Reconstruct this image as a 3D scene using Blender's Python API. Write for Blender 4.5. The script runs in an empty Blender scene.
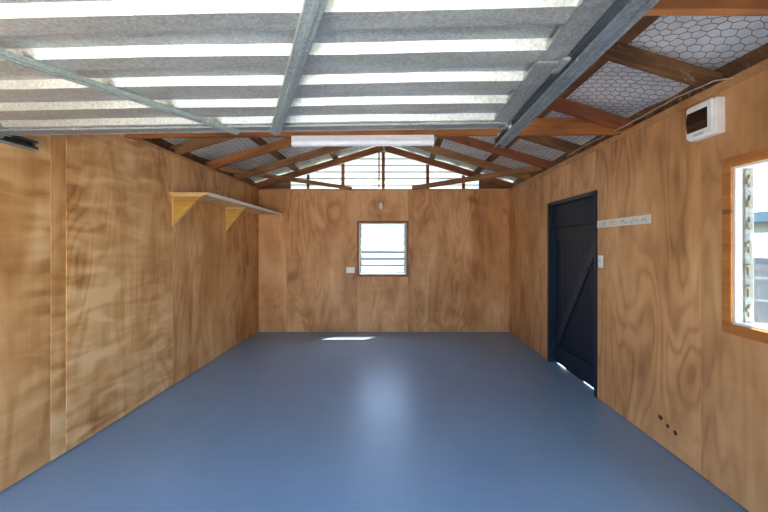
import bpy, bmesh, math, random
from mathutils import Vector, Matrix
random.seed(7)
C = bpy.context.scene.collection
SC = bpy.context.scene

# ---------------------------------------------------------------- camera (lens shifted, level)
F = 360.0; U0 = 395.4; V0 = 246.0; EYE = 1.45
cd = bpy.data.cameras.new('camera'); cam = bpy.data.objects.new('camera', cd); C.objects.link(cam)
cd.sensor_width = 36; cd.lens = F / 768 * 36
cd.shift_x = -(U0 - 384) / 768; cd.shift_y = -(256 - V0) / 768
cd.clip_start = 0.02
cam.location = (0, 0, EYE); cam.rotation_euler = (math.pi / 2, 0, 0)
SC.camera = cam
XL, XR, YB, ZW = -2.31, 1.925, 6.06, 2.41        # room
YF = -0.05                                        # inner face of the front wall
XC = -0.195; SL = 0.30; ZA = 3.045                # ridge centre, roof slope, rafter underside at ridge
PITCH = math.atan(SL)
def zraf(x): return ZA - SL * abs(x - XC)         # underside of rafters
RD = 0.10 / math.cos(PITCH)                       # rafter depth (plumb)
PD = 0.05 / math.cos(PITCH)
def zfoil(x): return zraf(x) + RD + PD

# ---------------------------------------------------------------- materials
def mat(name):
    m = bpy.data.materials.new(name); m.use_nodes = True
    nt = m.node_tree; b = nt.nodes['Principled BSDF']
    return m, nt, b
def N(nt, t, **kw):
    n = nt.nodes.new(t)
    for k, v in kw.items():
        if hasattr(n, k) and not isinstance(v, tuple): setattr(n, k, v)
        else: n.inputs[k].default_value = v
    return n
def L(nt, a, b): nt.links.new(a, b)
def math_(nt, op, a, b=None, c=None):
    n = nt.nodes.new('ShaderNodeMath'); n.operation = op
    for i, v in enumerate((a, b, c)):
        if v is None: continue
        if isinstance(v, (int, float)): n.inputs[i].default_value = v
        else: L(nt, v, n.inputs[i])
    return n.outputs[0]
def ramp(nt, fac, stops, interp='LINEAR'):
    r = nt.nodes.new('ShaderNodeValToRGB'); r.color_ramp.interpolation = interp
    el = r.color_ramp.elements
    while len(el) < len(stops): el.new(0.5)
    for e, (p, c) in zip(el, stops):
        e.position = p; e.color = (*c, 1) if len(c) == 3 else c
    if fac is not None: L(nt, fac, r.inputs[0])
    return r.outputs[0]
def mapping(nt, vec, scale=(1, 1, 1), loc=(0, 0, 0), rot=(0, 0, 0)):
    m = nt.nodes.new('ShaderNodeMapping')
    m.inputs['Scale'].default_value = scale; m.inputs['Location'].default_value = loc
    m.inputs['Rotation'].default_value = rot
    L(nt, vec, m.inputs['Vector']); return m.outputs[0]
def noise(nt, vec, scale=5, detail=3, rough=.5, dist=0):
    n = nt.nodes.new('ShaderNodeTexNoise')
    n.inputs['Scale'].default_value = scale; n.inputs['Detail'].default_value = detail
    n.inputs['Roughness'].default_value = rough; n.inputs['Distortion'].default_value = dist
    L(nt, vec, n.inputs['Vector']); return n.outputs['Fac']
def mix(nt, fac, a, b, mode='MIX'):
    n = nt.nodes.new('ShaderNodeMix'); n.data_type = 'RGBA'; n.blend_type = mode
    if isinstance(fac, (int, float)): n.inputs[0].default_value = fac
    else: L(nt, fac, n.inputs[0])
    for i, v in ((6, a), (7, b)):
        if isinstance(v, tuple): n.inputs[i].default_value = (*v, 1) if len(v) == 3 else v
        else: L(nt, v, n.inputs[i])
    return n.outputs[2]
def bump(nt, b, h, strength=.2, dist=.01):
    n = nt.nodes.new('ShaderNodeBump'); n.inputs['Strength'].default_value = strength
    n.inputs['Distance'].default_value = dist; L(nt, h, n.inputs['Height']); L(nt, n.outputs[0], b.inputs['Normal'])
def plain(name, col, rough=.5, metal=0, spec=.5):
    m, nt, b = mat(name)
    tc = nt.nodes.new('ShaderNodeTexCoord')
    f = noise(nt, tc.outputs['Object'], 14, 3)
    c = ramp(nt, f, [(.3, tuple(x * .93 for x in col)), (.7, tuple(min(1, x * 1.05) for x in col))])
    L(nt, c, b.inputs['Base Color'])
    b.inputs['Roughness'].default_value = rough; b.inputs['Metallic'].default_value = metal
    b.inputs['Specular IOR Level'].default_value = spec
    return m

def plywood(name, across, light, mid, dark, ripple=0.0, seed=0.0, stains=()):
    """rotary-cut plywood; 'across' = 0 when the sheets run in x, 1 when they run in y"""
    m, nt, b = mat(name)
    tc = nt.nodes.new('ShaderNodeTexCoord'); at = nt.nodes.new('ShaderNodeAttribute')
    at.attribute_name = 'sheet'; at.attribute_type = 'GEOMETRY'
    off = nt.nodes.new('ShaderNodeVectorMath'); off.operation = 'MULTIPLY_ADD'
    L(nt, at.outputs['Vector'], off.inputs[0]); off.inputs[1].default_value = (37, 37, 37)
    L(nt, tc.outputs['Object'], off.inputs[2])
    sx = nt.nodes.new('ShaderNodeSeparateXYZ'); L(nt, off.outputs[0], sx.inputs[0])
    cb = nt.nodes.new('ShaderNodeCombineXYZ')
    L(nt, sx.outputs[across], cb.inputs[0]); L(nt, sx.outputs[2], cb.inputs[1]); cb.inputs[2].default_value = seed
    v = cb.outputs[0]
    # cathedral grain: contour lines of a slow, tall field
    field = noise(nt, mapping(nt, v, (2.0, .55, 1)), 1.0, 2.2, .45, .35)
    fine = noise(nt, mapping(nt, v, (9, 1.2, 1)), 1.0, 3, .6)
    ph = math_(nt, 'ADD', math_(nt, 'MULTIPLY', field, 88.0), math_(nt, 'MULTIPLY', fine, 2.6))
    rings = math_(nt, 'MULTIPLY_ADD', math_(nt, 'SINE', ph), .5, .5)
    heart = ramp(nt, field, [(.58, (0, 0, 0)), (.70, (1, 1, 1))])
    rings = math_(nt, 'SUBTRACT', 1.0, math_(nt, 'POWER', rings, 2.2))
    streak = noise(nt, mapping(nt, v, (60, 1.6, 1)), 1.0, 3, .6)
    ringm = noise(nt, mapping(nt, v, (1.6, .7, 1), (21, 12, 0)), 1.0, 2, .5)
    ringm = ramp(nt, ringm, [(.38, (.15, .15, .15)), (.62, (1, 1, 1))])
    band = noise(nt, mapping(nt, v, (3.2, .8, 1), (5, 2, 0)), 1.0, 3, .55, .8)
    blot = noise(nt, mapping(nt, v, (1.3, 1.1, 1), (9, 4, 0)), 1.0, 3, .6)
    f = math_(nt, 'MULTIPLY_ADD', math_(nt, 'MULTIPLY', math_(nt, 'SUBTRACT', rings, .5), ringm), .19, band)
    f = math_(nt, 'SUBTRACT', f, math_(nt, 'MULTIPLY', heart, .10))
    f = math_(nt, 'MULTIPLY_ADD', math_(nt, 'SUBTRACT', streak, .5), .18, f)
    f = math_(nt, 'MULTIPLY_ADD', math_(nt, 'SUBTRACT', blot, .5), .85, f)
    # dark knots / swirls
    kn = noise(nt, mapping(nt, v, (2.3, 1.2, 1), (31, 14, 0)), 1.0, 1, .5, .6)
    kn = ramp(nt, kn, [(.66, (0, 0, 0)), (.76, (1, 1, 1))])
    f = math_(nt, 'SUBTRACT', f, math_(nt, 'MULTIPLY', kn, math_(nt, 'MULTIPLY_ADD', rings, .25, .08)))
    if ripple:
        rp = noise(nt, mapping(nt, v, (3.0, 11, 1), (0, 0, 0), (0, 0, .32)), 1.0, 1, .4, .7)
        msk = noise(nt, mapping(nt, v, (1.9, .5, 1), (3, 8, 0)), 1.0, 1)
        msk = ramp(nt, msk, [(.36, (.12, .12, .12)), (.56, (1, 1, 1))])
        asx = nt.nodes.new('ShaderNodeSeparateXYZ'); L(nt, at.outputs['Vector'], asx.inputs[0])
        msk = math_(nt, 'MULTIPLY', msk, asx.outputs[2])
        f = math_(nt, 'ADD', f, math_(nt, 'MULTIPLY', math_(nt, 'MULTIPLY', math_(nt, 'MAXIMUM', math_(nt, 'SUBTRACT', rp, .45), -.12), ripple), msk))
    col = ramp(nt, f, [(.12, dark), (.48, mid), (.86, light)])
    asy = nt.nodes.new('ShaderNodeSeparateXYZ'); L(nt, at.outputs['Vector'], asy.inputs[0])
    tone = math_(nt, 'MULTIPLY_ADD', asy.outputs[0], .16, .90)
    cc = nt.nodes.new('ShaderNodeCombineColor'); [L(nt, tone, cc.inputs[i]) for i in range(3)]
    col = mix(nt, 1.0, col, cc.outputs[0], 'MULTIPLY')
    for (p, r, s) in stains:                      # small burn / damp marks with their own outline
        d = nt.nodes.new('ShaderNodeVectorMath'); d.operation = 'SUBTRACT'
        L(nt, tc.outputs['Object'], d.inputs[0]); d.inputs[1].default_value = p
        d2 = nt.nodes.new('ShaderNodeVectorMath'); d2.operation = 'MULTIPLY'
        L(nt, d.outputs[0], d2.inputs[0]); d2.inputs[1].default_value = s
        ln = nt.nodes.new('ShaderNodeVectorMath'); ln.operation = 'LENGTH'; L(nt, d2.outputs[0], ln.inputs[0])
        k = math_(nt, 'LESS_THAN', math_(nt, 'MULTIPLY_ADD', fine, .008, ln.outputs['Value']), r)
        col = mix(nt, k, col, (.06, .018, .008))
    L(nt, col, b.inputs['Base Color'])
    b.inputs['Roughness'].default_value = .48; b.inputs['Specular IOR Level'].default_value = .35
    bump(nt, b, streak, .12, .002)
    return m
PL = ((.60, .335, .15), (.44, .215, .078), (.235, .095, .028))
M = {}
M['ply_left'] = plywood('plywood_left', 1, (.90, .56, .27), (.66, .325, .115), (.35, .135, .037), 1.15, 1.3)
M['ply_back'] = plywood('plywood_back', 0, (.88, .51, .26), (.66, .31, .122), (.35, .13, .041), .2, 7.7)
M['ply_right'] = plywood('plywood_right', 1, (.80, .46, .22), (.59, .29, .118), (.29, .115, .04), .12, 17.1,
    stains=[((XR, 2.615, .205), .021, (.3, .75, 1.0)), ((XR, 2.545, .178), .017, (.3, .85, .9)), ((XR, 2.475, .165), .018, (.3, .8, .9))])

def timber(name, a, bcol, c, rough=.65, weather=0):
    m, nt, b = mat(name)
    tc = nt.nodes.new('ShaderNodeTexCoord'); oi = nt.nodes.new('ShaderNodeObjectInfo')
    off = nt.nodes.new('ShaderNodeVectorMath'); off.operation = 'MULTIPLY_ADD'
    cb = nt.nodes.new('ShaderNodeCombineXYZ'); [L(nt, oi.outputs['Random'], cb.inputs[i]) for i in range(3)]
    L(nt, cb.outputs[0], off.inputs[0]); off.inputs[1].default_value = (53, 31, 17); L(nt, tc.outputs['Object'], off.inputs[2])
    v = off.outputs[0]
    g = noise(nt, mapping(nt, v, (1.2, 30, 30)), 1.0, 4, .6, .6)
    l = noise(nt, mapping(nt, v, (1.6, 5, 5)), 1.0, 3, .6, .5)
    f = math_(nt, 'MULTIPLY_ADD', math_(nt, 'SUBTRACT', g, .5), .6, l)
    col = ramp(nt, f, [(.25, c), (.5, bcol), (.75, a)])
    kn = nt.nodes.new('ShaderNodeTexVoronoi'); kn.inputs['Scale'].default_value = 1.0
    L(nt, mapping(nt, v, (2.2, 9, 9)), kn.inputs['Vector'])
    k = ramp(nt, kn.outputs['Distance'], [(.10, (1, 1, 1)), (.16, (0, 0, 0))])
    col = mix(nt, math_(nt, 'MULTIPLY', k, .7), col, tuple(x * .45 for x in c))
    if weather:
        w = noise(nt, mapping(nt, v, (3, 14, 14), (4, 4, 4)), 1.0, 5, .7, 1.2)
        w = ramp(nt, w, [(.58, (0, 0, 0)), (.68, (1, 1, 1))])
        col = mix(nt, math_(nt, 'MULTIPLY', w, weather), col, (.55, .42, .30))
    L(nt, col, b.inputs['Base Color']); b.inputs['Roughness'].default_value = rough
    bump(nt, b, g, .35, .004)
    return m
M['timber'] = timber('timber_orange', (.48, .18, .045), (.32, .11, .025), (.15, .046, .012))
M['timber_red'] = timber('timber_red', (.36, .115, .04), (.23, .066, .022), (.12, .03, .011))
M['timber_brown'] = timber('timber_brown', (.28, .13, .048), (.15, .064, .022), (.06, .023, .009), weather=.55)
M['timber_tan'] = timber('timber_tan', (.42, .22, .085), (.29, .135, .047), (.16, .065, .023))
M['timber_trim'] = timber('timber_trim', (.66, .38, .17), (.54, .28, .11), (.42, .19, .065))
M['pine'] = timber('pine', (.80, .58, .30), (.72, .47, .20), (.55, .30, .10))
M['pine_ply'] = timber('pine_ply', (.66, .40, .09), (.52, .28, .045), (.34, .16, .025))
M['architrave'] = timber('architrave', (.62, .27, .07), (.48, .175, .04), (.30, .09, .02), .4)
M['architrave_dark'] = timber('architrave_dark', (.34, .15, .055), (.25, .10, .035), (.15, .055, .02), .5)

def galv(name, base, rough=.42, metal=.75, green=0):
    m, nt, b = mat(name)
    tc = nt.nodes.new('ShaderNodeTexCoord')
    vo = nt.nodes.new('ShaderNodeTexVoronoi'); vo.inputs['Scale'].default_value = 130
    L(nt, tc.outputs['Object'], vo.inputs['Vector'])
    sp = nt.nodes.new('ShaderNodeSeparateColor'); L(nt, vo.outputs['Color'], sp.inputs[0])
    n1 = noise(nt, mapping(nt, tc.outputs['Object'], (.8, 3, 3)), 2.0, 4, .6)
    f = math_(nt, 'MULTIPLY_ADD', math_(nt, 'SUBTRACT', sp.outputs[0], .5), .38, n1)
    col = ramp(nt, f, [(.25, tuple(x * .72 for x in base)), (.55, base), (.85, tuple(min(1, x * 1.25) for x in base))])
    spk = noise(nt, tc.outputs['Object'], 26, 2, .5)
    spk = ramp(nt, spk, [(.735, (0, 0, 0)), (.76, (1, 1, 1))])
    col = mix(nt, math_(nt, 'MULTIPLY', spk, .6), col, (.75, .73, .66))
    L(nt, col, b.inputs['Base Color']); b.inputs['Metallic'].default_value = metal
    r = math_(nt, 'MULTIPLY_ADD', sp.outputs[1], .14, rough - .07)
    L(nt, r, b.inputs['Roughness'])
    bump(nt, b, n1, .08, .01)
    return m
M['galv'] = galv('galvanised_sheet', (.52, .535, .49), .43, .6)
M['galv_frame'] = galv('galvanised_frame', (.33, .34, .33), .5, .5)
M['galv_chan'] = galv('louvre_metal', (.30, .30, .26), .6, .3)
M['galv_brace'] = galv('galvanised_brace', (.34, .39, .37), .5, .4)
M['steel_blue'] = galv('track_steel', (.30, .345, .37), .4, .55)
M['steel_dark'] = plain('dark_steel', (.05, .055, .055), .5, .4)
M['white'] = plain('white_plastic', (.92, .92, .90), .35)
M['white_paint'] = plain('white_paint', (.82, .82, .80), .5)
M['diffuser'] = plain('lamp_diffuser', (.90, .90, .93), .3)
M['black'] = plain('black_plastic', (.015, .014, .013), .35)
M['navy'] = plain('navy_paint', (.012, .022, .040), .45, 0, .35)
M['navy_leaf'] = plain('navy_leaf_paint', (.007, .015, .034), .5, 0, .3)
M['mastic'] = plain('old_putty', (.26, .23, .17), .8)
M['cable'] = plain('cable_white', (.50, .43, .33), .5)

# foil paper under the iron: pale crinkled
m, nt, b = mat('building_foil'); tc = nt.nodes.new('ShaderNodeTexCoord')
w = noise(nt, mapping(nt, tc.outputs['Object'], (3, 1.2, 3)), 2.0, 4, .6, 1.0)
c = ramp(nt, w, [(.3, (.70, .70, .70)), (.7, (.92, .91, .89))])
L(nt, c, b.inputs['Base Color']); b.inputs['Roughness'].default_value = .5; b.inputs['Metallic'].default_value = .0
bump(nt, b, w, .6, .05); M['foil'] = m
M['wire'] = plain('netting_wire', (.10, .085, .075), .6, .3)

# painted concrete floor
m, nt, b = mat('floor_paint'); tc = nt.nodes.new('ShaderNodeTexCoord'); ob = tc.outputs['Object']
n1 = noise(nt, mapping(nt, ob, (1, .45, 1)), 1.6, 5, .6, .6)
n2 = noise(nt, mapping(nt, ob, (2.0, 14, 1)), 1.6, 3, .6, .4)
n3 = noise(nt, ob, 40, 3, .6)
f = math_(nt, 'MULTIPLY_ADD', math_(nt, 'SUBTRACT', n2, .5), .35, n1)
c = ramp(nt, f, [(.25, (.195, .325, .485)), (.55, (.225, .365, .535)), (.8, (.265, .41, .59))])
L(nt, c, b.inputs['Base Color'])
r = math_(nt, 'MULTIPLY_ADD', n1, .16, .27); L(nt, r, b.inputs['Roughness'])
b.inputs['Specular IOR Level'].default_value = .55
h = math_(nt, 'MULTIPLY_ADD', n3, .35, n1); bump(nt, b, h, .10, .006); M['floor'] = m

def outdoor(name, col, sc=6):
    m, nt, b = mat(name); tc = nt.nodes.new('ShaderNodeTexCoord')
    f = noise(nt, tc.outputs['Object'], sc, 5, .65)
    L(nt, ramp(nt, f, [(.3, tuple(x * .8 for x in col)), (.7, tuple(min(1, x * 1.15) for x in col))]), b.inputs['Base Color'])
    b.inputs['Roughness'].default_value = .8; return m
M['concrete'] = outdoor('driveway_concrete', (.50, .485, .45), 3)
M['fence'] = outdoor('fence_boards', (.035, .045, .05), 4)
M['house'] = outdoor('house_cladding', (.09, .085, .075), 2)
M['house_white'] = outdoor('shed_cladding', (.045, .06, .068), 2)
M['house_roof'] = outdoor('house_roof', (.05, .09, .13), 2)
M['outer'] = outdoor('outer_cladding', (.55, .53, .48), 2)
M['iron'] = outdoor('roof_iron', (.30, .31, .31), 2)

# translucent gable boards
m, nt, b = mat('gable_boards'); nt.nodes.remove(b)
out = nt.nodes['Material Output']
d = nt.nodes.new('ShaderNodeBsdfDiffuse'); d.inputs[0].default_value = (.84, .85, .84, 1)
t = nt.nodes.new('ShaderNodeBsdfTranslucent'); t.inputs[0].default_value = (.84, .87, .84, 1)
tc = nt.nodes.new('ShaderNodeTexCoord'); f = noise(nt, tc.outputs['Object'], 5, 4, .6)
mx = nt.nodes.new('ShaderNodeMixShader'); L(nt, math_(nt, 'MULTIPLY_ADD', f, .3, .5), mx.inputs[0])
L(nt, d.outputs[0], mx.inputs[1]); L(nt, t.outputs[0], mx.inputs[2]); L(nt, mx.outputs[0], out.inputs[0]); M['gable'] = m

# louvre glass: clear-ish thin glass
def glass(name, tint, frost):
    m, nt, b = mat(name); nt.nodes.remove(b); out = nt.nodes['Material Output']
    tr = nt.nodes.new('ShaderNodeBsdfTransparent'); tr.inputs[0].default_value = (*tint, 1)
    gl = nt.nodes.new('ShaderNodeBsdfGlossy'); gl.inputs['Roughness'].default_value = .08
    fr = nt.nodes.new('ShaderNodeFresnel'); fr.inputs[0].default_value = 1.45
    gm = nt.nodes.new('ShaderNodeNewGeometry'); ff = math_(nt, 'MULTIPLY', fr.outputs[0], math_(nt, 'SUBTRACT', 1.0, gm.outputs['Backfacing']))
    df = nt.nodes.new('ShaderNodeBsdfTranslucent'); df.inputs[0].default_value = (.62, .66, .68, 1)
    m1 = nt.nodes.new('ShaderNodeMixShader'); m1.inputs[0].default_value = frost
    L(nt, tr.outputs[0], m1.inputs[1]); L(nt, df.outputs[0], m1.inputs[2])
    m2 = nt.nodes.new('ShaderNodeMixShader'); L(nt, ff, m2.inputs[0])
    L(nt, m1.outputs[0], m2.inputs[1]); L(nt, gl.outputs[0], m2.inputs[2]); L(nt, m2.outputs[0], out.inputs[0])
    return m
M['glass'] = glass('louvre_glass', (.93, .96, .96), .02)
M['glass_frost'] = glass('frosted_louvre_glass', (.92, .95, .97), .33)
m, nt, b = mat('smoked_cover'); b.inputs['Base Color'].default_value = (.035, .014, .008, 1)
b.inputs['Roughness'].default_value = .18; M['smoked'] = m

# ---------------------------------------------------------------- helpers
def finish(name, bm, material, parent=None, loc=None, mats=None, smooth=False, M4=None):
    me = bpy.data.meshes.new(name)
    bmesh.ops.recalc_face_normals(bm, faces=bm.faces)
    if loc is not None: bmesh.ops.translate(bm, verts=bm.verts, vec=-Vector(loc))
    bm.to_mesh(me); bm.free()
    for x in (mats or [material]): me.materials.append(x)
    if smooth: me.polygons.foreach_set('use_smooth', [True] * len(me.polygons))
    o = bpy.data.objects.new(name, me); C.objects.link(o)
    if parent is not None: o.parent = parent
    elif loc is not None: o.location = loc
    if M4 is not None: o.matrix_basis = M4
    return o
def box(bm, a, b, bev=0.0, mi=0):
    x0, y0, z0 = (min(a[i], b[i]) for i in range(3)); x1, y1, z1 = (max(a[i], b[i]) for i in range(3))
    tmp = bmesh.new() if bev else bm
    vs = [tmp.verts.new(p) for p in ((x0,y0,z0),(x1,y0,z0),(x1,y1,z0),(x0,y1,z0),(x0,y0,z1),(x1,y0,z1),(x1,y1,z1),(x0,y1,z1))]
    fs = [tmp.faces.new([vs[i] for i in q]) for q in ((0,3,2,1),(4,5,6,7),(0,1,5,4),(1,2,6,5),(2,3,7,6),(3,0,4,7))]
    for f in fs: f.material_index = mi
    if bev:
        bmesh.ops.bevel(tmp, geom=list(tmp.edges), offset=bev, segments=2, affect='EDGES')
        me = bpy.data.meshes.new('t'); tmp.to_mesh(me); tmp.free(); bm.from_mesh(me); bpy.data.meshes.remove(me)
    return fs
def prism(bm, pts, vec):
    a = [bm.verts.new(p) for p in pts]; b = [bm.verts.new(Vector(p) + Vector(vec)) for p in pts]
    bm.faces.new(a); bm.faces.new(b[::-1]); n = len(pts)
    for i in range(n): bm.faces.new((a[i], b[i], b[(i+1)%n], a[(i+1)%n]))
def tube(bm, pts, r, seg=8):
    rings = []
    pts = [Vector(p) for p in pts]
    for i, p in enumerate(pts):
        d = (pts[min(i+1, len(pts)-1)] - pts[max(i-1, 0)]).normalized()
        up = Vector((0,0,1)) if abs(d.z) < .9 else Vector((1,0,0))
        s = d.cross(up).normalized(); t = s.cross(d)
        rings.append([bm.verts.new(p + r*(math.cos(2*math.pi*k/seg)*s + math.sin(2*math.pi*k/seg)*t)) for k in range(seg)])
    for a, b in zip(rings, rings[1:]):
        for k in range(seg): bm.faces.new((a[k], a[(k+1)%seg], b[(k+1)%seg], b[k]))
    bm.faces.new(rings[0][::-1]); bm.faces.new(rings[-1])
def lathe(bm, base, axis, prof, seg=20):
    axis = Vector(axis).normalized(); up = Vector((0,0,1)) if abs(axis.z) < .9 else Vector((1,0,0))
    s = axis.cross(up).normalized(); t = s.cross(axis); rings = []
    for (r, h) in prof:
        c = Vector(base) + axis*h
        rings.append([bm.verts.new(c + max(r, 1e-4)*(math.cos(2*math.pi*k/seg)*s + math.sin(2*math.pi*k/seg)*t)) for k in range(seg)])
    for a, b in zip(rings, rings[1:]):
        for k in range(seg): bm.faces.new((a[k], a[(k+1)%seg], b[(k+1)%seg], b[k]))
    bm.faces.new(rings[0][::-1]); bm.faces.new(rings[-1])
def empty(name, loc, rot=(0,0,0), parent=None):
    o = bpy.data.objects.new(name, None); C.objects.link(o); o.location = loc; o.rotation_euler = rot
    o.empty_display_size = .1
    if parent: o.parent = parent
    return o
def tag(o, label, cat, group=None):
    o['label'] = label; o['category'] = cat
    if group: o['group'] = group
    return o
def struct(o): o['kind'] = 'structure'; return o
def bx(name, a, b, material, parent=None, bev=0.0, loc=None):
    bm = bmesh.new(); box(bm, a, b, bev); return finish(name, bm, material, parent, loc)

def beam(name, p0, p1, w, h, material, plumb=False, chamfer=.003):
    """timber: p0,p1 centre line of the underside; local X runs along the grain"""
    p0, p1 = Vector(p0), Vector(p1); d = p1 - p0; ln = d.length; x = d.normalized()
    y = Vector((0,0,1)).cross(x).normalized(); z = x.cross(y)
    sh = math.tan(math.asin(x.z)) if plumb else 0
    bm = bmesh.new(); n = max(2, int(ln/.5)); rings = []
    rnd = random.Random(hash((round(p0.x,2), round(p0.y,2))) & 0xffff)
    for i in range(n+1):
        t = ln*i/n; c = chamfer
        prof = [(-w/2+c,0),(w/2-c,0),(w/2,c),(w/2,h-c),(w/2-c,h),(-w/2+c,h),(-w/2,h-c),(-w/2,c)]
        j = (rnd.uniform(-.0015,.0015), rnd.uniform(-.0015,.0015)) if 0 < i < n else (0,0)
        rings.append([bm.verts.new((t + (b*sh), a + j[0], b + j[1])) for a, b in prof])
    for a, b in zip(rings, rings[1:]):
        for k in range(8): bm.faces.new((a[k], a[(k+1)%8], b[(k+1)%8], b[k]))
    bm.faces.new(rings[0][::-1]); bm.faces.new(rings[-1])
    M4 = Matrix((x, y, z)).transposed().to_4x4(); M4.translation = p0
    return finish(name, bm, material, M4=M4)

# ---------------------------------------------------------------- setting: floor, walls
struct(bx('floor', (XL-.12, YF-.12, -.12), (XR+.12, YB+.12, 0), M['floor']))
def sheets_wall(name, bm, material):
    return struct(finish(name, bm, None, mats=material))
def ply_sheet(bm, lay, a, b, val, mi=0):
    for f in box(bm, a, b, 0, mi):
        for l in f.loops: l[lay] = val
def newwall():
    bm = bmesh.new(); lay = bm.loops.layers.float_color.new('sheet'); return bm, lay
def sv(): return (random.random(), random.random(), random.random(), 1)
TP = .016; G = .0018
def cells(cuts, holes, z0, z1):
    """rectangles (u0,u1,z0,z1) of every sheet minus holes; pieces of one sheet share its value"""
    res = []
    for i, (a, b) in enumerate(zip(cuts, cuts[1:])):
        v = sv(); v = (v[0], v[1], 1.0 if (i < 4) else .08, 1); us = {a, b}; zs = {z0, z1}
        for (h0, h1, k0, k1) in holes:
            for q in (h0, h1):
                if a < q < b: us.add(q)
            for q in (k0, k1):
                if z0 < q < z1: zs.add(q)
        us = sorted(us); zs = sorted(zs)
        for u0, u1 in zip(us, us[1:]):
            run = None
            for k0, k1 in zip(zs, zs[1:]):
                um, km = (u0+u1)/2, (k0+k1)/2
                if any(h[0] < um < h[1] and h[2] < km < h[3] for h in holes): continue
                res.append((u0 + (G if u0 == a else 0), u1 - (G if u1 == b else 0), k0, k1, v, i))
    return res
def build_wall(name, mats, cuts, holes, place, proud):
    bm, lay = newwall()
    for (u0, u1, z0, z1, v, i) in cells(cuts, holes, .008, ZW):
        ply_sheet(bm, lay, *place(u0, u1, z0, z1, -proud[i % len(proud)], TP), v, 0)
    # framing + outer cladding behind the lining, reaching up to the roof
    lo, hi = cuts[0], cuts[-1]
    ex = .115 if name == 'wall_back' else 0
    for (u0, u1, z0, z1, v, i) in cells([lo-ex, hi+ex], holes, -.1, ZW):
        ply_sheet(bm, lay, *place(u0, u1, z0, z1, TP, .100 if ex else .115), v, 1)
    return bm, lay
# left wall
cutsL = [YF, 1.25, 2.411, 2.520, 3.73, 4.93, YB]
bm, lay = build_wall('wall_left', None, cutsL, [], lambda a, b, z0, z1, d0, d1: ((XL-d0, a, z0), (XL-d1, b, z1)), [0, 0, .004, .008, .0095, .008, .008])
ply_sheet(bm, lay, (XL-.085, YF, ZW), (XL-.115, YB+.1, 2.560), (0,0,0,1), 2)  # strip under the eaves coloured dark brown to stand for the shade there
sheets_wall('wall_left', bm, [M['ply_left'], M['outer'], M['timber_brown']])
# right wall: door and window openings
DY0, DY1, DZ = 3.43, 4.53, 1.985
WY0, WY1, WZ0, WZ1 = 1.13, 2.055, 1.000, 1.905
cutsR = [YF, 1.09, 2.265, 3.455, 4.47, 5.55, YB]
bm, lay = build_wall('wall_right', None, cutsR, [(DY0+.03, DY1-.03, -1, DZ-.03), (WY0, WY1, WZ0, WZ1)],
    lambda a, b, z0, z1, d0, d1: ((XR+d0, a, z0), (XR+d1, b, z1)), [0, .003, 0, .003, 0, .002])
ply_sheet(bm, lay, (XR+.085, YF, ZW), (XR+.115, YB+.1, 2.560), (0,0,0,1), 2)  # eaves strip again, shade put in as dark brown
sheets_wall('wall_right', bm, [M['ply_right'], M['outer'], M['timber_brown']])
# back wall: window
BX0, BX1, BZ0, BZ1 = -.615, .19, .965, 1.84
cutsB = [XL, -1.83, -.64, .21, .80, XR]
bm, lay = build_wall('wall_back', None, cutsB, [(BX0, BX1, BZ0, BZ1)],
    lambda a, b, z0, z1, d0, d1: ((a, YB+d0, z0), (b, YB+d1, z1)), [0, .002, 0, .003, .001])
sheets_wall('wall_back', bm, [M['ply_back'], M['outer']])
# front wall with the garage opening, up into the gable
OX0, OX1, OZ = -2.24, .66, 2.16
bm = bmesh.new()
y0, y1 = YF-.1, YF
for a, b in (((XL-.1, y0, -.1), (OX0, y1, ZW)), ((OX1, y0, -.1), (XR+.1, y1, ZW)), ((OX0, y0, OZ), (OX1, y1, ZW))): box(bm, a, b)
prism(bm, [(XL-.1, y0, ZW), (XR+.1, y0, ZW), (XR+.1, y0, zfoil(XR+.1)), (XC, y0, zfoil(XC)), (XL-.1, y0, zfoil(XL-.1))], (0, .1, 0))
struct(finish('wall_front', bm, M['outer']))

# trims along the top of the walls and the back corner
struct(bx('trim_1', (XR-.012, YF, 2.362), (XR-.0005, YB-.001, 2.415), M['timber_trim'], bev=.002, loc=(XR, YF, 2.362)))
struct(bx('trim_2', (XL+.0098, YF, 2.385), (XL+.020, YB-.001, 2.418), M['timber_trim'], bev=.002, loc=(XL, YF, 2.385)))
struct(bx('trim_3', (XL+.02, YB-.010, 2.385), (XR-.02, YB-.004, 2.414), M['timber_trim'], bev=.002, loc=(XL, YB, 2.385)))

# ---------------------------------------------------------------- roof (ceiling = sagging foil under the iron)
bm = bmesh.new()
def slope_sheet(bm, xa, xb, ya, yb, off, sag, nx, ny, flip=False):
    g = []
    for j in range(ny+1):
        row = []
        for i in range(nx+1):
            x = xa + (xb-xa)*i/nx; y = ya + (yb-ya)*j/ny
            s = sag*(math.sin(x*7.3+y*2.1)*math.sin(y*8.2+1.0*x) + .5*math.sin(x*17+y*5)*math.sin(y*3+2)) - sag*.6
            row.append(bm.verts.new((x, y, zfoil(x) + off + (s if sag else 0))))
        g.append(row)
    for j in range(ny):
        for i in range(nx): bm.faces.new((g[j][i], g[j][i+1], g[j+1][i+1], g[j+1][i]))
    return g
for (xa, xb) in ((XL-.11, XC), (XC, XR+.11)): slope_sheet(bm, xa, xb, YF, YB+.127, .016, .014, 26, 70)
n_foil = len(bm.faces)
for (xa, xb) in ((XL-.40, XC), (XC, XR+.40)):
    pts = [(xa, YF-.35, zfoil(xa)+.035), (xb, YF-.35, zfoil(xb)+.035), (xb, YF-.35, zfoil(xb)+.075), (xa, YF-.35, zfoil(xa)+.075)]
    prism(bm, pts, (0, YB+.65-YF, 0))
bm.faces.ensure_lookup_table()
for i, f in enumerate(bm.faces): f.material_index = 0 if i < n_foil else 1
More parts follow.
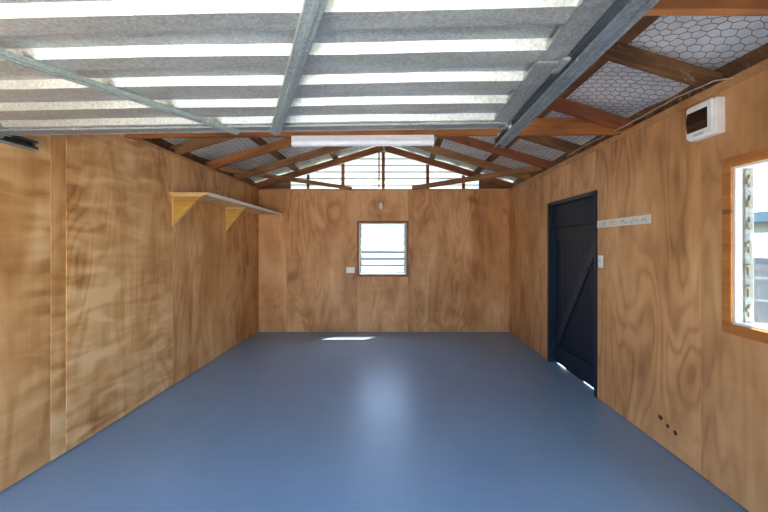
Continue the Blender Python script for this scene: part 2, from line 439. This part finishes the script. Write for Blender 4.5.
struct(finish('ceiling', bm, None, mats=[M['foil'], M['iron']], smooth=False))

# gable end behind the studs: lapped translucent boards
bm = bmesh.new(); z = ZW - .02; zr = zfoil(XC) + .030; lap_shadows = []
while z < zr - .02:
    z1 = min(z + .112, zr - .002)
    hw = lambda q: max(min((zr - q) / SL, 2.25), .01)
    a, b = hw(z), hw(z1)
    yb, yt = YB + .112, YB + .094
    prism(bm, [(XC-a, yb, z-.006), (XC+a, yb, z-.006), (XC+b, yt, z1), (XC-b, yt, z1)], (0, .008, 0))
    lap_shadows.append((a, yb, z)); z += .112
nf = len(bm.faces)
for a, yb, z in lap_shadows: box(bm, (XC-a+.02, yb-.012, z-.016), (XC+a-.02, yb+.006, z+.001))  # dark strips stand in for the shadow line under each board lap
bm.faces.ensure_lookup_table()
for i, f in enumerate(bm.faces): f.material_index = 0 if i < nf else 1
struct(finish('wall_gable', bm, None, mats=[M['gable'], M['timber_brown']]))

# ---------------------------------------------------------------- roof timbers
def rafter(side, y, material, label, h=.10):
    xe = XR + .055 if side > 0 else XL - .055
    x0 = XC + side*.014
    p0, p1 = (x0, y, zraf(x0)), (xe, y, zraf(xe))
    o = beam('rafter', p0, p1, .045, h, material, plumb=True)
    return tag(o, label, 'rafter', 'rafters under the roof')
R_ = [(2.20, 'timber_brown', 'weathered brown rafter meeting the right wall above the white switchboard'),
      (3.01, 'timber_red', 'red-brown rafter behind the near tie beam on the right, above the white strip'),
      (3.80, 'timber_brown', 'brown rafter meeting the right wall above the near edge of the navy door'),
      (4.52, 'timber_red', 'long red-brown rafter meeting the right wall above the far edge of the navy door'),
      (5.28, 'timber_tan', 'tan rafter on the right slope, last before the gable end rafter'),
      (6.03, 'timber_red', 'right gable end rafter against the white gable boards')]
L_ = [(3.01, 'timber', 'rafter on the left slope directly behind the near tie beam'),
      (3.80, 'timber_tan', 'tan rafter on the left slope, nearest wholly visible behind the near tie beam'),
      (4.52, 'timber', 'orange rafter on the left slope ending behind the strip light'),
      (5.28, 'timber_tan', 'tan rafter on the left slope, last before the gable end rafter'),
      (6.03, 'timber', 'left gable end rafter against the white gable boards')]
for y, mn, lb in R_: rafter(1, y, M[mn], lb)
for y, mn, lb in L_: rafter(-1, y, M[mn], lb)
bm_r = beam('ridge_board', (XC, YF+.01, ZA+.0), (XC, YB+.02, ZA+.0), .022, .150, M['timber_brown'])
tag(bm_r, 'dark ridge board running along the peak of the roof', 'ridge board')
def purlin(x, material, label):
    s = math.copysign(1, x - XC)
    o = beam('purlin', (0, 0, 0), (0, YB+.05-YF, 0), .085, .045, material)
    # tilt the board to lie flat on the rafters
    xx = Vector((0, 1, 0)); zz = Vector((s*SL, 0, 1)).normalized(); yy = zz.cross(xx)
    M4 = Matrix((xx, yy, zz)).transposed().to_4x4(); M4.translation = (x, YF+.01, zraf(x)+RD+.003); o.matrix_basis = M4
    return tag(o, label, 'purlin', 'purlins under the foil')
purlin(1.37, M['timber_brown'], 'dark weathered purlin nearer the eaves on the right slope, beside the door track')
purlin(.61, M['timber_brown'], 'purlin halfway up the right slope, right of the strip light')
purlin(-1.0, M['timber_brown'], 'purlin halfway up the left slope, behind the strip light')
purlin(-1.66, M['timber_brown'], 'purlin nearer the eaves on the left slope')

def tie(y, z0, z1, w, h, material, label):
    o = beam('tie_beam', (XL-.04, y, z0), (XR+.05, y, z1), w, h, material)
    return tag(o, label, 'beam', 'tie beams across the garage')
tie(1.49, ZW+.006, ZW+.006, .045, .15, M['timber'], 'orange tie beam crossing the top right corner of the picture')
tie(3.07, 2.372, 2.40, .045, .14, M['timber'], 'long orange tie beam just past the open garage door, carrying the strip light')
tag(beam('corner_brace', (XL+.035, 4.62, 2.419), (-.74, 6.0, 2.385), .07, .05, M['timber_tan']), 'flat corner brace on the left between left wall and back wall', 'brace', 'corner braces')
tag(beam('corner_brace', (XR-.03, 4.62, 2.425), (.30, 5.97, 2.380), .08, .065, M['timber_tan']), 'flat corner brace on the right, above the far side of the navy door', 'brace', 'corner braces')
# gable studs
for x, w, lb in ((-1.475, .035, 'short gable stud on the far left of the white gable boards'), (-.885, .05, 'gable stud halfway between the left eave and the middle of the gable'),
                 (-.205, .055, 'tall middle gable stud under the roof peak'), (.545, .05, 'gable stud on the right, halfway down the gable slope'), (1.15, .045, 'short gable stud on the far right of the white gable boards')):
    bm = bmesh.new(); top = zraf(x) - .004
    prof = [(-w/2, 0), (w/2, 0), (w/2, top - ZW - .004 - (SL*w/2 if x > XC else -SL*w/2 if abs(x-XC) > .1 else 0)), (-w/2, top - ZW - .004 + (SL*w/2 if x > XC else -SL*w/2 if abs(x-XC) > .1 else 0))]
    # local X along the stud for the grain
    a = [bm.verts.new((q, p, -.03)) for p, q in prof]; b = [bm.verts.new((q, p, .03)) for p, q in prof]
    bm.faces.new(a); bm.faces.new(b[::-1])
    for i in range(4): bm.faces.new((a[i], b[i], b[(i+1) % 4], a[(i+1) % 4]))
    M4 = Matrix(((0, 1, 0), (0, 0, 1), (1, 0, 0))).to_4x4(); M4.translation = (x, 6.03 if False else 6.085, ZW + .004)
    o = finish('gable_stud', bm, M['timber_red'] if x > 0 or x < -1.3 else M['timber'], M4=M4)
    tag(o, lb, 'stud', 'gable studs')
tag(bx('gable_batten', (-.285, 5.988, ZW+.006), (-.262, 6.0075, 3.01), M['timber_tan'], loc=(-.27, 5.99, ZW+.006)), 'thin pale upright batten just left of the middle gable stud', 'batten')
for n_, (xa, xb) in enumerate(((XL-.05, -1.78), (1.42, XR+.05))):
    bm = bmesh.new(); prism(bm, [(xa, YB+.062, ZW+.003), (xb, YB+.062, ZW+.003), (xb, YB+.062, zraf(xb)+.05), (xa, YB+.062, zraf(xa)+.05)], (0, .012, 0))
    struct(finish('trim_%d' % (4+n_), bm, M['timber_brown']))  # dark infill added to darken the bright corners of the gable
# ---------------------------------------------------------------- wire netting under the foil
def netting(side, ya, yb, label):
    bm = bmesh.new(); R = .037; hx = math.sqrt(3)*R; hy = 1.5*R; r = .0018
    pts = {}; seen = set()
    def P(u, v):
        x = XC + side*u*math.cos(PITCH)
        s = .012*(math.sin(x*7.3+v*2.1)*math.sin(v*8.2+x) + .5*math.sin(x*17+v*5)*math.sin(v*3+2)) - .010
        return Vector((x, v, zfoil(x) + s - .004))
    umax = (XR + .06 - XC if side > 0 else XC - XL + .06)/math.cos(PITCH)
    nv = int((yb-ya)/hx)+1; nu = int(umax/hy)+1
    rnd = random.Random(3)
    for j in range(nu):
        for i in range(nv):
            cu = .03 + j*hy; cv = ya + (i + .5*(j % 2))*hx
            cor = [(cu + R*math.sin(math.pi/3*k + math.pi/2), cv + R*math.cos(math.pi/3*k + math.pi/2)) for k in range(6)]
            for k in range(6):
                a, b = cor[k], cor[(k+1) % 6]
                key = tuple(sorted(((round(a[0], 3), round(a[1], 3)), (round(b[0], 3), round(b[1], 3)))))
                if key in seen: continue
                seen.add(key)
                if max(a[0], b[0]) > umax or min(a[0], b[0]) < .02 or max(a[1], b[1]) > yb: continue
                q = []
                for c in (a, b):
                    kk = (round(c[0], 2), round(c[1], 2))
                    if kk not in pts: pts[kk] = (rnd.uniform(-.006, .006), rnd.uniform(-.006, .006))
                    q.append(P(c[0]+pts[kk][0], c[1]+pts[kk][1]))
                d = (q[1]-q[0]).normalized(); s = d.cross(Vector((0,0,1))).normalized(); t = s.cross(d)
                ring = []
                for p in q: ring.append([bm.verts.new(p + r*(math.cos(w)*s + math.sin(w)*t)) for w in (0, 2.094, 4.189)])
                for w in range(3): bm.faces.new((ring[0][w], ring[0][(w+1) % 3], ring[1][(w+1) % 3], ring[1][w]))
    return tag(finish('wire_netting', bm, M['wire']), label, 'netting')
netting(1, 1.4, YB+.02, 'hexagonal wire netting holding up the foil on the right roof slope')
netting(-1, 2.9, YB+.02, 'hexagonal wire netting holding up the foil on the left roof slope')

# ---------------------------------------------------------------- overhead garage door
DX = -.81; door = empty('garage_door', (DX, 1.0, EYE+.655), (0, -.010, -.014))
tag(door, 'open corrugated galvanised up-and-over garage door hanging overhead', 'garage door')
def Y_(y): return y - 1.0
bm = bmesh.new(); P = .224; H = .030; prof = []
y = 1.92 - P*9
prof_pts = []
yy = y
hi = H
for k in range(9):
    # high flat, slope down (faces the opening), low flat, slope up
    prof_pts += [(yy + P - .018 - .108, H), (yy + P - .018, H), (yy + P, 0), (yy + P + .080, 0)]
    yy += P
prof_pts = [(q[0], q[1]) for q in prof_pts]
prof_pts[-1] = (1.955, 0); prof_pts.insert(0, (prof_pts[0][0]-.03, 0))
nx = 8; xa, xb = -1.40, 1.345
top = []
for (py, pz) in prof_pts:
    row = [bm.verts.new((xa + (xb-xa)*i/nx, Y_(py), pz + .002*math.sin(i*1.9+py*5))) for i in range(nx+1)]; top.append(row)
for a, b in zip(top, top[1:]):
    for i in range(nx): bm.faces.new((a[i], a[i+1], b[i+1], b[i]))
panel = finish('panel', bm, M['galv'], door)
md = panel.modifiers.new('thickness', 'SOLIDIFY'); md.thickness = .0015; md.offset = 0
# frame: folded sheet rails on all sides (channel sections)
yA, yZ = prof_pts[0][0]-.03, 2.045
def rail_x(x0, x1):
    bm = bmesh.new()
    box(bm, (x0, Y_(yA), -.006), (x1, Y_(yZ), -.002))
    box(bm, (x0, Y_(yA), -.006), (x0+.003, Y_(yZ), .012))
    box(bm, (x1-.003, Y_(yA), -.006), (x1, Y_(yZ), .05))
    xm = (x0*.45+x1*.55); box(bm, (xm-.004, Y_(yA), -.011), (xm+.004, Y_(yZ), -.005))
    return finish('side_rail', bm, M['galv_frame'], door)
rail_x(-1.405, -1.315); rail_x(1.318, 1.405)
def rail_y(y0, y1, nm):
    bm = bmesh.new()
    box(bm, (-1.40, Y_(y0), -.0055), (1.40, Y_(y1), -.0025))
    box(bm, (-1.40, Y_(y0), -.013), (1.40, Y_(y0)+.012, -.004))
    box(bm, (-1.40, Y_(y1)-.003, -.0075), (1.40, Y_(y1), .045))
    return finish(nm, bm, M['galv_frame'], door)
rail_y(1.945, 2.045, 'end_rail'); rail_y(yA, yA+.09, 'end_rail')
def brace(p0, p1, w, h):
    p0, p1 = Vector(p0), Vector(p1); d = p1-p0; x = d.normalized(); yv = Vector((0,0,1)).cross(x); ln = d.length
    bm = bmesh.new()
    def bar(a0, a1, z0, z1, bev=0): box(bm, (0, a0, z0), (ln, a1, z1), bev)
    bar(-w/2, w/2, -h, -h+.003); bar(-w/2, -w/2+.003, -h, 0); bar(w/2-.003, w/2, -h, 0)
    bar(-w*.12, w*.12, -h-.004, -h)
    M4 = Matrix((x, yv, x.cross(yv))).transposed().to_4x4(); M4.translation = p0
    o = finish('brace', bm, M['galv_brace'], door); o.matrix_local = M4
    return o
brace((-1.86-DX, -.98, -.003), (-.905-DX, 1.025, -.003), .034, .022)
brace((.21-DX, -.98, -.003), (-.690-DX, 1.025, -.003), .052, .026)
# pivot clip and corner rollers
bm = bmesh.new(); box(bm, (1.31, Y_(1.30), -.016), (1.418, Y_(1.325), -.008), .002); box(bm, (1.385, Y_(1.26), -.028), (1.412, Y_(1.36), -.016), .002)
finish('pivot_bracket', bm, M['galv_frame'], door)
for sx in (-1, 1):
    bm = bmesh.new(); box(bm, (sx*1.390, Y_(1.97), -.02), (sx*1.406, Y_(2.03), .02)); 
    finish('corner_plate', bm, M['galv_frame'], door)
    bm = bmesh.new(); lathe(bm, (sx*1.404, Y_(2.0), -.012), (sx, 0, 0), [(.006, 0), (.006, .012), (.022, .013), (.024, .018), (.019, .022), (.024, .026), (.022, .031), (.006, .032)])
    finish('roller', bm, M['galv_frame'], door, smooth=False)

# ---------------------------------------------------------------- tracks
def track(sx, x, ys, ye, z, label, material):
    t = empty('door_track', (x, ys, z)); tag(t, label, 'door track')
    bm = bmesh.new(); w = .050 if sx > 0 else .034; h = .062 if sx > 0 else .050; ln = ye-ys
    # C channel, open towards the door
    o = 1 if sx > 0 else -1
    xs = sorted((-o*w/2, o*.010)); box(bm, (xs[0], 0, .010), (xs[1], ln, .013))
    xs = sorted((o*.009, o*w/2)); box(bm, (xs[0], 0, 0), (xs[1], ln, .003)); box(bm, (o*.010-.0015, 0, 0), (o*.010+.0015, ln, .013)); box(bm, (-w/2, 0, h-.003), (w/2, ln, h))
    box(bm, (o*w/2-.0015, 0, 0), (o*w/2+.0015, ln, h))
    box(bm, (-o*w/2-.0015, 0, 0), (-o*w/2+.0015, ln, .014)); box(bm, (-o*w/2-.0015, 0, h-.014), (-o*w/2+.0015, ln, h))
    # stiffening bead and curled lip along the underside
    box(bm, (o*w/2-.001, 0, -.006), (o*w/2+.005, ln, .0), 0)
    finish('channel', bm, material, t)
    bm = bmesh.new(); box(bm, (-o*w/2-.004, ln-.035, .006), (o*w/2-.003, ln-.012, h-.006), .002)
    finish('stop_block', bm, M['black'], t)
    for yy in (.25, .75, 1.25, 1.75, 2.15):
        bm = bmesh.new()
        lathe(bm, (-o*w/2-.002, yy, h-.007), (-o, 0, 0), [(.006, 0), (.006, .004), (.003, .006)], 8)
        finish('bolt', bm, M['steel_dark'], t)
    return t, w, h
tr, w, h = track(1, .632, .02, 2.315, EYE+.632, 'blue-grey steel door track right of the open garage door', M['steel_blue'])
tr.rotation_euler = (0, 0, -.014)
for yy in (1.475, 2.165):
    zt = (ZW+.11) if yy < 2 else zraf(.69)+.07
    bx('hanger_strap', (.030, yy-.02-.02, h-.01), (.034, yy+.0-.02, zt-EYE-.632), M['galv_frame'], tr)
tl, w, h = track(-1, -2.262, .02, 2.262, EYE+.605, 'dark steel door track fixed along the top of left wall', M['steel_dark'])
for yy in (.5, 1.4, 2.17):
    bx('wall_bracket', (-.042, yy-.03, .005), (-.028, yy+.03, h+.02), M['galv_frame'], tl)
bx('lip', (-.020, 0, -.007), (.020, 2.242, -.001), M['galv_frame'], tl)

# ---------------------------------------------------------------- strip light under the tie beam
lt = empty('strip_light', (-.275, 3.062, 2.3866), (0, -.0065, 0)); tag(lt, 'long white fluorescent batten light hanging under the tie beam', 'light')
hl = .60
bm = bmesh.new(); box(bm, (-hl+.004, -.030, -.034), (hl-.004, .030, -.002), .003); finish('body', bm, M['white'], lt)
bm = bmesh.new(); pr = [(-.032, -.030), (-.036, -.055), (-.026, -.078), (-.010, -.086), (.010, -.086), (.026, -.078), (.036, -.055), (.032, -.030)]
prism(bm, [(-hl+.012, a, b) for a, b in pr], (2*hl-.024, 0, 0)); finish('diffuser', bm, M['diffuser'], lt)
for sx in (-1, 1):
    bm = bmesh.new(); box(bm, (sx*hl, -.038, -.089), (sx*(hl-.012), .038, -.003), .003); finish('end_cap', bm, M['white'], lt)

# ---------------------------------------------------------------- windows
def louvre(nm, along, o, W, H, wall_sign, arch, blade_open, glassmats, aw, reveal, nb=7, proud=.016, stub=None, stay=0):
    """local frame: X along wall, Y outwards, Z up; origin = lower corner of the opening on the lining face"""
    root = empty(nm, o, (0, 0, along)); struct(root)
    def fr(bm, w0, y0, y1, t, bev=0):
        box(bm, (w0, y0, w0), (w0+t, y1, H-w0), bev); box(bm, (W-w0-t, y0, w0), (W-w0, y1, H-w0), bev)
        box(bm, (w0+t, y0, w0), (W-w0-t, y1, w0+t), bev); box(bm, (w0+t, y0, H-w0-t), (W-w0-t, y1, H-w0), bev)
    bm = bmesh.new(); y0 = -proud
    box(bm, (-aw, y0, -aw), (.006, .0-.0002, H+aw), .002); box(bm, (W-.006, y0, -aw), (W+aw, -.0002, H+aw), .002)
    box(bm, (.006, y0, -aw), (W-.006, -.0002, .006), .002); box(bm, (.006, y0, H-.006), (W-.006, -.0002, H+aw), .002)
    finish('architrave', bm, arch, root)
    bm = bmesh.new(); fr(bm, .0005, .0, reveal, .018); finish('window_frame', bm, M['white_paint'], root)
    for sx in (0, 1):
        bm = bmesh.new(); x0 = .020 if sx == 0 else W-.020-.014
        box(bm, (x0, reveal-.060, .02), (x0+.012, reveal-.008, H-.02), .002)
        finish('louvre_channel', bm, M['galv_chan'], root)
        for k in range(nb):
            zc = .03 + (H-.06)*(k+.5)/nb
            bm = bmesh.new(); xx = x0+.012 if sx == 0 else x0
            q = .012*math.sin(k*5.3+sx); box(bm, (xx, reveal-.046+q*.3, zc-.038+q), (xx+(.009 if sx == 0 else -.009), reveal-.022, zc+.030+q), .002); box(bm, (xx, reveal-.060+q*.5, zc-.012-q), (xx+(.012 if sx == 0 else -.012), reveal-.040, zc+.012), .002)
            c = finish('blade_clip', bm, M['mastic'], root)
    for k in range(nb):
        zc = .03 + (H-.06)*(k+.5)/nb; bh = (H-.06)/nb*.5*1.12
        bm = bmesh.new(); box(bm, (.036, -.0025, -bh), (W-.036, .0025, bh), .001)
        g = finish('louvre_blade', bm, glassmats[k % len(glassmats)], root)
        g.location = (0, reveal-.032, zc); g.rotation_euler = (blade_open[k % len(blade_open)], 0, 0)
    return root
G1, G2 = M['glass'], M['glass_frost']
louvre('window_1', 0, (BX0, YB, BZ0), BX1-BX0, BZ1-BZ0, 1, M['architrave_dark'], [-.75, -.98, -1.0, -.95, -.25, -.5, -.3], [G2], .032, .09)
# right wall: rotate so local X runs along -y, local Y outwards (+x)
louvre('window_2', -math.pi/2, (XR, WY1, WZ0), WY1-WY0, WZ1-WZ0, 1, M['architrave'], [.12, .1, .12, .1, .08, .1, .1], [G1, G1, G1, G2, G1, G1, G1], .052, .10)

# ---------------------------------------------------------------- personnel door in the right wall
dr = empty('door_1', (XR, DY1, 0), (0, 0, -math.pi/2)); struct(dr)     # local X -> -y, local Y -> +x (outwards)
DW = DY1 - DY0
bm = bmesh.new(); fw = .042
box(bm, (0, -.014, .001), (fw, .105, DZ), .003); box(bm, (DW-fw, -.014, .001), (DW, .105, DZ), .003); box(bm, (fw, -.014, DZ-fw), (DW-fw, .105, DZ), .003)
box(bm, (fw, .055, .001), (fw+.018, .07, DZ-fw)); box(bm, (DW-fw-.018, .055, .001), (DW-fw, .07, DZ-fw)); box(bm, (fw, .055, DZ-fw-.018), (DW-fw, .07, DZ-fw))
finish('door_frame', bm, M['navy'], dr)
bm = bmesh.new(); lx0, lx1 = fw+.006, DW-fw-.006; nbd = 8; bw = (lx1-lx0)/nbd
for k in range(nbd):
    zb = .014 if k not in (2, 3, 4) else .004
    if k == 7: zb = .013
    box(bm, (lx0+k*bw+.0002, .074, zb), (lx0+(k+1)*bw-.0002, .098, DZ-fw-.005), .0022)
leaf = finish('door_leaf', bm, M['navy_leaf'], dr)
def ledge(z0, z1): return bx('ledge', (lx0+.02, .050, z0), (lx1-.02, .0735, z1), M['navy_leaf'], leaf, .003)
ledge(1.52, 1.66); ledge(1.675, 1.925); ledge(.07, .24)
bm = bmesh.new()
d0 = Vector((lx0+.06, .05, .27)); d1 = Vector((lx1-.06, .05, 1.49)); n = Vector((-(d1-d0).z, 0, (d1-d0).x)).normalized()*.045
prism(bm, [d0-n, d1-n, d1+n, d0+n], (0, .0235, 0)); finish('diagonal_brace', bm, M['navy'], leaf)
bm = bmesh.new(); box(bm, (lx1-.30, .060, 1.20), (lx1-.16, .073, 1.235), .003); lathe(bm, (lx1-.23, .060, 1.217), (0, -1, 0), [(.009, 0), (.009, .022), (.02, .024), (.02, .034)], 14)
finish('latch', bm, M['steel_dark'], leaf)
for zz in (.22, 1.60):
    bm = bmesh.new(); box(bm, (fw-.003, .044, zz-.04), (fw+.012, .052, zz+.04), .002); lathe(bm, (fw+.006, .042, zz-.045), (0, 0, 1), [(.006, 0), (.006, .09)], 10)
    finish('hinge', bm, M['steel_dark'], leaf)

# ---------------------------------------------------------------- things on the walls
# switchboard
sb = empty('switchboard', (XR, 2.196, 2.2175), (0, 0, -math.pi/2)); tag(sb, 'small white switchboard box with smoked cover high on the right wall', 'switchboard')
bm = bmesh.new(); box(bm, (-.10, -.055, -.104), (.10, -.0005, .104), .004); box(bm, (-.0985, -.078, -.1025), (.0985, -.055, .1025), .010); finish('box', bm, M['white'], sb)
bm = bmesh.new(); seg = 8
pr = [(-.088 + .0, -.079)]
arc = [(.0, 0)]
pts = [(-.0775+.0, -.062 + 0)]
prof = [( -.079 - .008*math.sin(math.pi*i/seg), -.062 + .124*i/seg) for i in range(seg+1)] + [(-.076, .062), (-.076, -.062)]
prism(bm, [(-.082, a, b) for a, b in prof], (.146, 0, 0)); finish('smoked_cover', bm, M['smoked'], sb)
bx('name_plate', (-.03, -.0792, -.092), (.035, -.0782, -.080), plain('plate_grey', (.55, .56, .60), .4), sb)
# white strip with faint writing
m, nt, b = mat('printed_strip'); tc = nt.nodes.new('ShaderNodeTexCoord'); ob = tc.outputs['Object']
br = nt.nodes.new('ShaderNodeTexNoise'); br.inputs['Scale'].default_value = 1; br.inputs['Detail'].default_value = 1
L(nt, mapping(nt, ob, (75, 75, 45)), br.inputs['Vector'])
k = ramp(nt, br.outputs['Fac'], [(.52, (0, 0, 0)), (.57, (1, 1, 1))])
sx = nt.nodes.new('ShaderNodeSeparateXYZ'); L(nt, ob, sx.inputs[0])
inb = math_(nt, 'LESS_THAN', math_(nt, 'ABSOLUTE', sx.outputs[2]), .021)
wd = math_(nt, 'GREATER_THAN', math_(nt, 'SINE', math_(nt, 'MULTIPLY', sx.outputs[0], 46)), -.55)
en = math_(nt, 'LESS_THAN', math_(nt, 'ABSOLUTE', sx.outputs[0]), .325)
kk = math_(nt, 'MULTIPLY', math_(nt, 'MULTIPLY', k, inb), math_(nt, 'MULTIPLY', wd, en))
L(nt, mix(nt, math_(nt, 'MULTIPLY', kk, .6), (.80, .79, .74), (.38, .39, .43)), b.inputs['Base Color']); b.inputs['Roughness'].default_value = .5
st = bx('sign_strip', (-.36, -.0065, -.034), (.36, -.0012, .034), m, None, .001)
st.location = (XR, 3.068, 1.45+.205); st.rotation_euler = (0, 0, -math.pi/2)
tag(st, 'long narrow white strip with faint printing beside the navy door', 'sign')
# light switch by the door
sw = empty('light_switch', (XR, 3.365, 1.305), (0, 0, -math.pi/2)); tag(sw, 'white light switch plate on the right wall beside the navy door', 'switch')
bm = bmesh.new(); box(bm, (-.036, -.010, -.058), (.036, -.0005, .058), .003); finish('plate', bm, M['white'], sw)
bm = bmesh.new(); box(bm, (-.008, -.017, -.012), (.008, -.0102, .012), .002); finish('rocker', bm, plain('rocker_grey', (.60, .60, .62), .4), sw)
# power point under the window
pp = empty('power_outlet', (-.755, YB, 1.045)); tag(pp, 'white double power outlet on the back wall left of the window', 'power outlet')
bm = bmesh.new(); box(bm, (-.07, -.011, -.047), (.07, -.0005, .047), .003); finish('plate', bm, M['white'], pp)
for sx in (-1, 1):
    bm = bmesh.new(); cx = sx*.034
    for dx, an in ((-.008, .5), (.008, -.5)): box(bm, (cx+dx-.0015, -.0125, -.008), (cx+dx+.0015, -.0112, .004))
    box(bm, (cx-.0015, -.0125, -.024), (cx+.0015, -.0112, -.014)); finish('socket_slots', bm, M['black'], pp)
    bm = bmesh.new(); box(bm, (cx-.006, -.015, .018), (cx+.006, -.0112, .032), .001); finish('rocker', bm, M['white'], pp)
# bare lamp
lp = empty('wall_lamp', (-.243, YB, 2.14)); tag(lp, 'small bare white bulb in a holder on the back wall above the window', 'lamp')
bm = bmesh.new(); lathe(bm, (0, -.0005, .010), (0, -1, 0), [(.030, 0), (.030, .006), (.020, .012), (.019, .022)]); finish('lamp_holder', bm, M['white'], lp)
bm = bmesh.new(); lathe(bm, (0, -.036, .03), (0, -.25, -1), [(.020, 0), (.023, .010), (.024, .030), (.036, .056), (.038, .074), (.032, .092), (.016, .105), (.002, .109)]); finish('bulb', bm, M['diffuser'], lp, smooth=True)
# cable along the wall top
def wiggle(pts, n=6):
    out = []
    for a, b in zip(pts, pts[1:]):
        for i in range(n):
            t = i/n; p = Vector(a).lerp(Vector(b), t); p.z += .001*math.sin(17*t+p.y*9); p.x += .003*math.sin(11*t+p.y*5); out.append(p)
    return out + [Vector(pts[-1])]
bm = bmesh.new(); tube(bm, wiggle([(1.902, 2.02, 2.395), (1.87, 2.11, 2.418), (1.845, 2.35, 2.425), (1.855, 2.9, 2.421), (1.85, 3.03, 2.423)]), .004)
tag(finish('cable', bm, M['cable']), 'pale cable running along the top of the right wall above the switchboard', 'cable')
bm = bmesh.new(); tube(bm, wiggle([(1.85, 3.10, 2.423), (1.84, 3.5, 2.426), (1.855, 3.9, 2.421)]), .004)
tag(finish('cable', bm, M['cable']), 'pale cable along the right wall top just past the near tie beam', 'cable')

# ---------------------------------------------------------------- shelf on the left wall
sh = empty('wall_shelf', (XL, 3.67, 1.978)); tag(sh, 'long timber shelf on triangular brackets along the left wall', 'shelf')
SLn = YB - .012 - 3.67
bx('shelf_board', (.0098, 0, 0), (.405, SLn, .018), M['pine'], sh, .001)
bx('fascia', (.4055, 0, -.018), (.420, SLn, .018), M['white_paint'], sh, .0015)
bx('end_strip', (.0098, -.012, -.006), (.420, -.0005, .020), M['pine'], sh, .001)
def bracket(y, w, h):
    g = bm = bmesh.new()
    prism(bm, [(.020, y, -.020), (w, y, -.020), (.020, y, -h)], (0, .018, 0))
    br = finish('bracket', bm, M['pine_ply'], sh)
    bm = bmesh.new(); box(bm, (.0098, y-.010, -h-.02), (.022, y+.028, -.001), .001); box(bm, (.022, y-.010, -.018), (w+.02, y+.028, -.001), .001)
    n = Vector((h-.02, 0, w-.02)).normalized()*.012
    a = Vector((w, y-.008, -.019)); b2 = Vector((.022, y-.008, -h)); prism(bm, [a, b2, b2-n*1.0+Vector((0,0,0)), a-n*1.0+Vector((0,0,.0))][::-1], (0, .034, 0))
    finish('bracket_edging', bm, M['pine'], br)
bracket(.045, .30, .30); bracket(1.23, .26, .30)

# ---------------------------------------------------------------- outside
def ground(name, a, b, m): return struct(bx(name, a, b, m))
ground('ground', (-60, -60, -.30), (60, 60, -.125), outdoor('lawn', (.16, .20, .09), 3))
struct(bx('driveway', (-7, -16, -.1245), (5, YF-.122, -.012), M['concrete']))
struct(bx('side_path', (XR+.122, YF-.12, -.1245), (4.6, 9.5, -.012), outdoor('path_concrete', (.22, .21, .19), 3)))
fn = empty('side_fence', (4.9, 0, 0)); tag(fn, 'dark grey board fence outside the right window', 'fence')
bm = bmesh.new()
for k in range(70): box(bm, (-.01, -2+k*.16, -.12), (.012, -2+k*.16+.152, 1.30 + .01*math.sin(k*3)), .002)
finish('boards', bm, M['fence'], fn)
bx('rail', (-.05, -2, 1.12), (-.0105, 9.2, 1.2), M['fence'], fn)
hs = empty('neighbour_house', (11, 9, 0)); tag(hs, 'neighbouring house with a blue-grey roof beyond the side fence', 'house')
bm = bmesh.new(); box(bm, (-1.5, -7, -.12), (5, 6, 2.05)); finish('wall', bm, M['house'], hs)
bm = bmesh.new(); prism(bm, [(-2.0, -7.3, 2.05), (5.5, -7.3, 2.05), (5.5, -7.3, 2.3), (-2.0, -7.3, 2.3)], (0, 13.6, 0)); finish('roof', bm, M['house_roof'], hs)
wh = empty('white_shed', (0, 14.5, 0)); tag(wh, 'pale weatherboard shed seen through the back window', 'shed')
bm = bmesh.new()
for k in range(20): box(bm, (-6, -.02 + 0, -.12+k*.15), (5, .0, -.12+k*.15+.147)); 
box(bm, (-6, .0, -.12), (5, 3, 2.85)); finish('wall', bm, M['house_white'], wh)
bm = bmesh.new(); box(bm, (-.15, -.05, 1.2), (.75, -.021, 2.1)); finish('shed_window', bm, plain('shed_pane', (.05, .09, .12), .2), wh)
ground('back_path', (-8, YB+.14, -.1245), (1.9, 14.4, -.02), outdoor('yard', (.22, .22, .17), 3))

# ---------------------------------------------------------------- light: sun and sky
sd = bpy.data.lights.new('sun', 'SUN'); so = bpy.data.objects.new('sun', sd); C.objects.link(so)
sdir = Vector((-.355, -.31, -1.0))
so.rotation_euler = sdir.to_track_quat('-Z', 'Y').to_euler(); so.location = (4, 4, 9)
sd.energy = 8.0; sd.angle = math.radians(.53); sd.color = (1, .95, .87)
wd_ = bpy.data.worlds.new('World'); SC.world = wd_; wd_.use_nodes = True; nt = wd_.node_tree
bg = nt.nodes['Background']; sky = nt.nodes.new('ShaderNodeTexSky'); sky.sky_type = 'NISHITA'
sky.sun_disc = False; sky.sun_elevation = math.radians(65); sky.sun_rotation = math.atan2(.37, .31)
sky.air_density = 1.0; sky.dust_density = 2.0; sky.ozone_density = .8
L(nt, sky.outputs[0], bg.inputs[0]); bg.inputs[1].default_value = .26
# sampling portals in the openings (emit nothing themselves)
def portal(loc, rot, sx, sy):
    a = bpy.data.lights.new('portal', 'AREA'); a.shape = 'RECTANGLE'; a.size = sx; a.size_y = sy; a.cycles.is_portal = True
    o = bpy.data.objects.new('portal', a); C.objects.link(o); o.location = loc; o.rotation_euler = rot
portal(((OX0+OX1)/2, YF-.12, OZ/2), (math.radians(90), 0, 0), OX1-OX0, OZ)
portal(((BX0+BX1)/2, YB+.13, (BZ0+BZ1)/2), (math.radians(-90), 0, 0), BX1-BX0, BZ1-BZ0)
portal((XR+.13, (WY0+WY1)/2, (WZ0+WZ1)/2), (0, math.radians(90), 0), WZ1-WZ0, WY1-WY0)

vs = SC.view_settings; SC.display_settings.display_device = 'sRGB'
vs.view_transform = 'Standard'; vs.look = 'None'; vs.gamma = 1; vs.use_curve_mapping = False; vs.exposure = 2.7
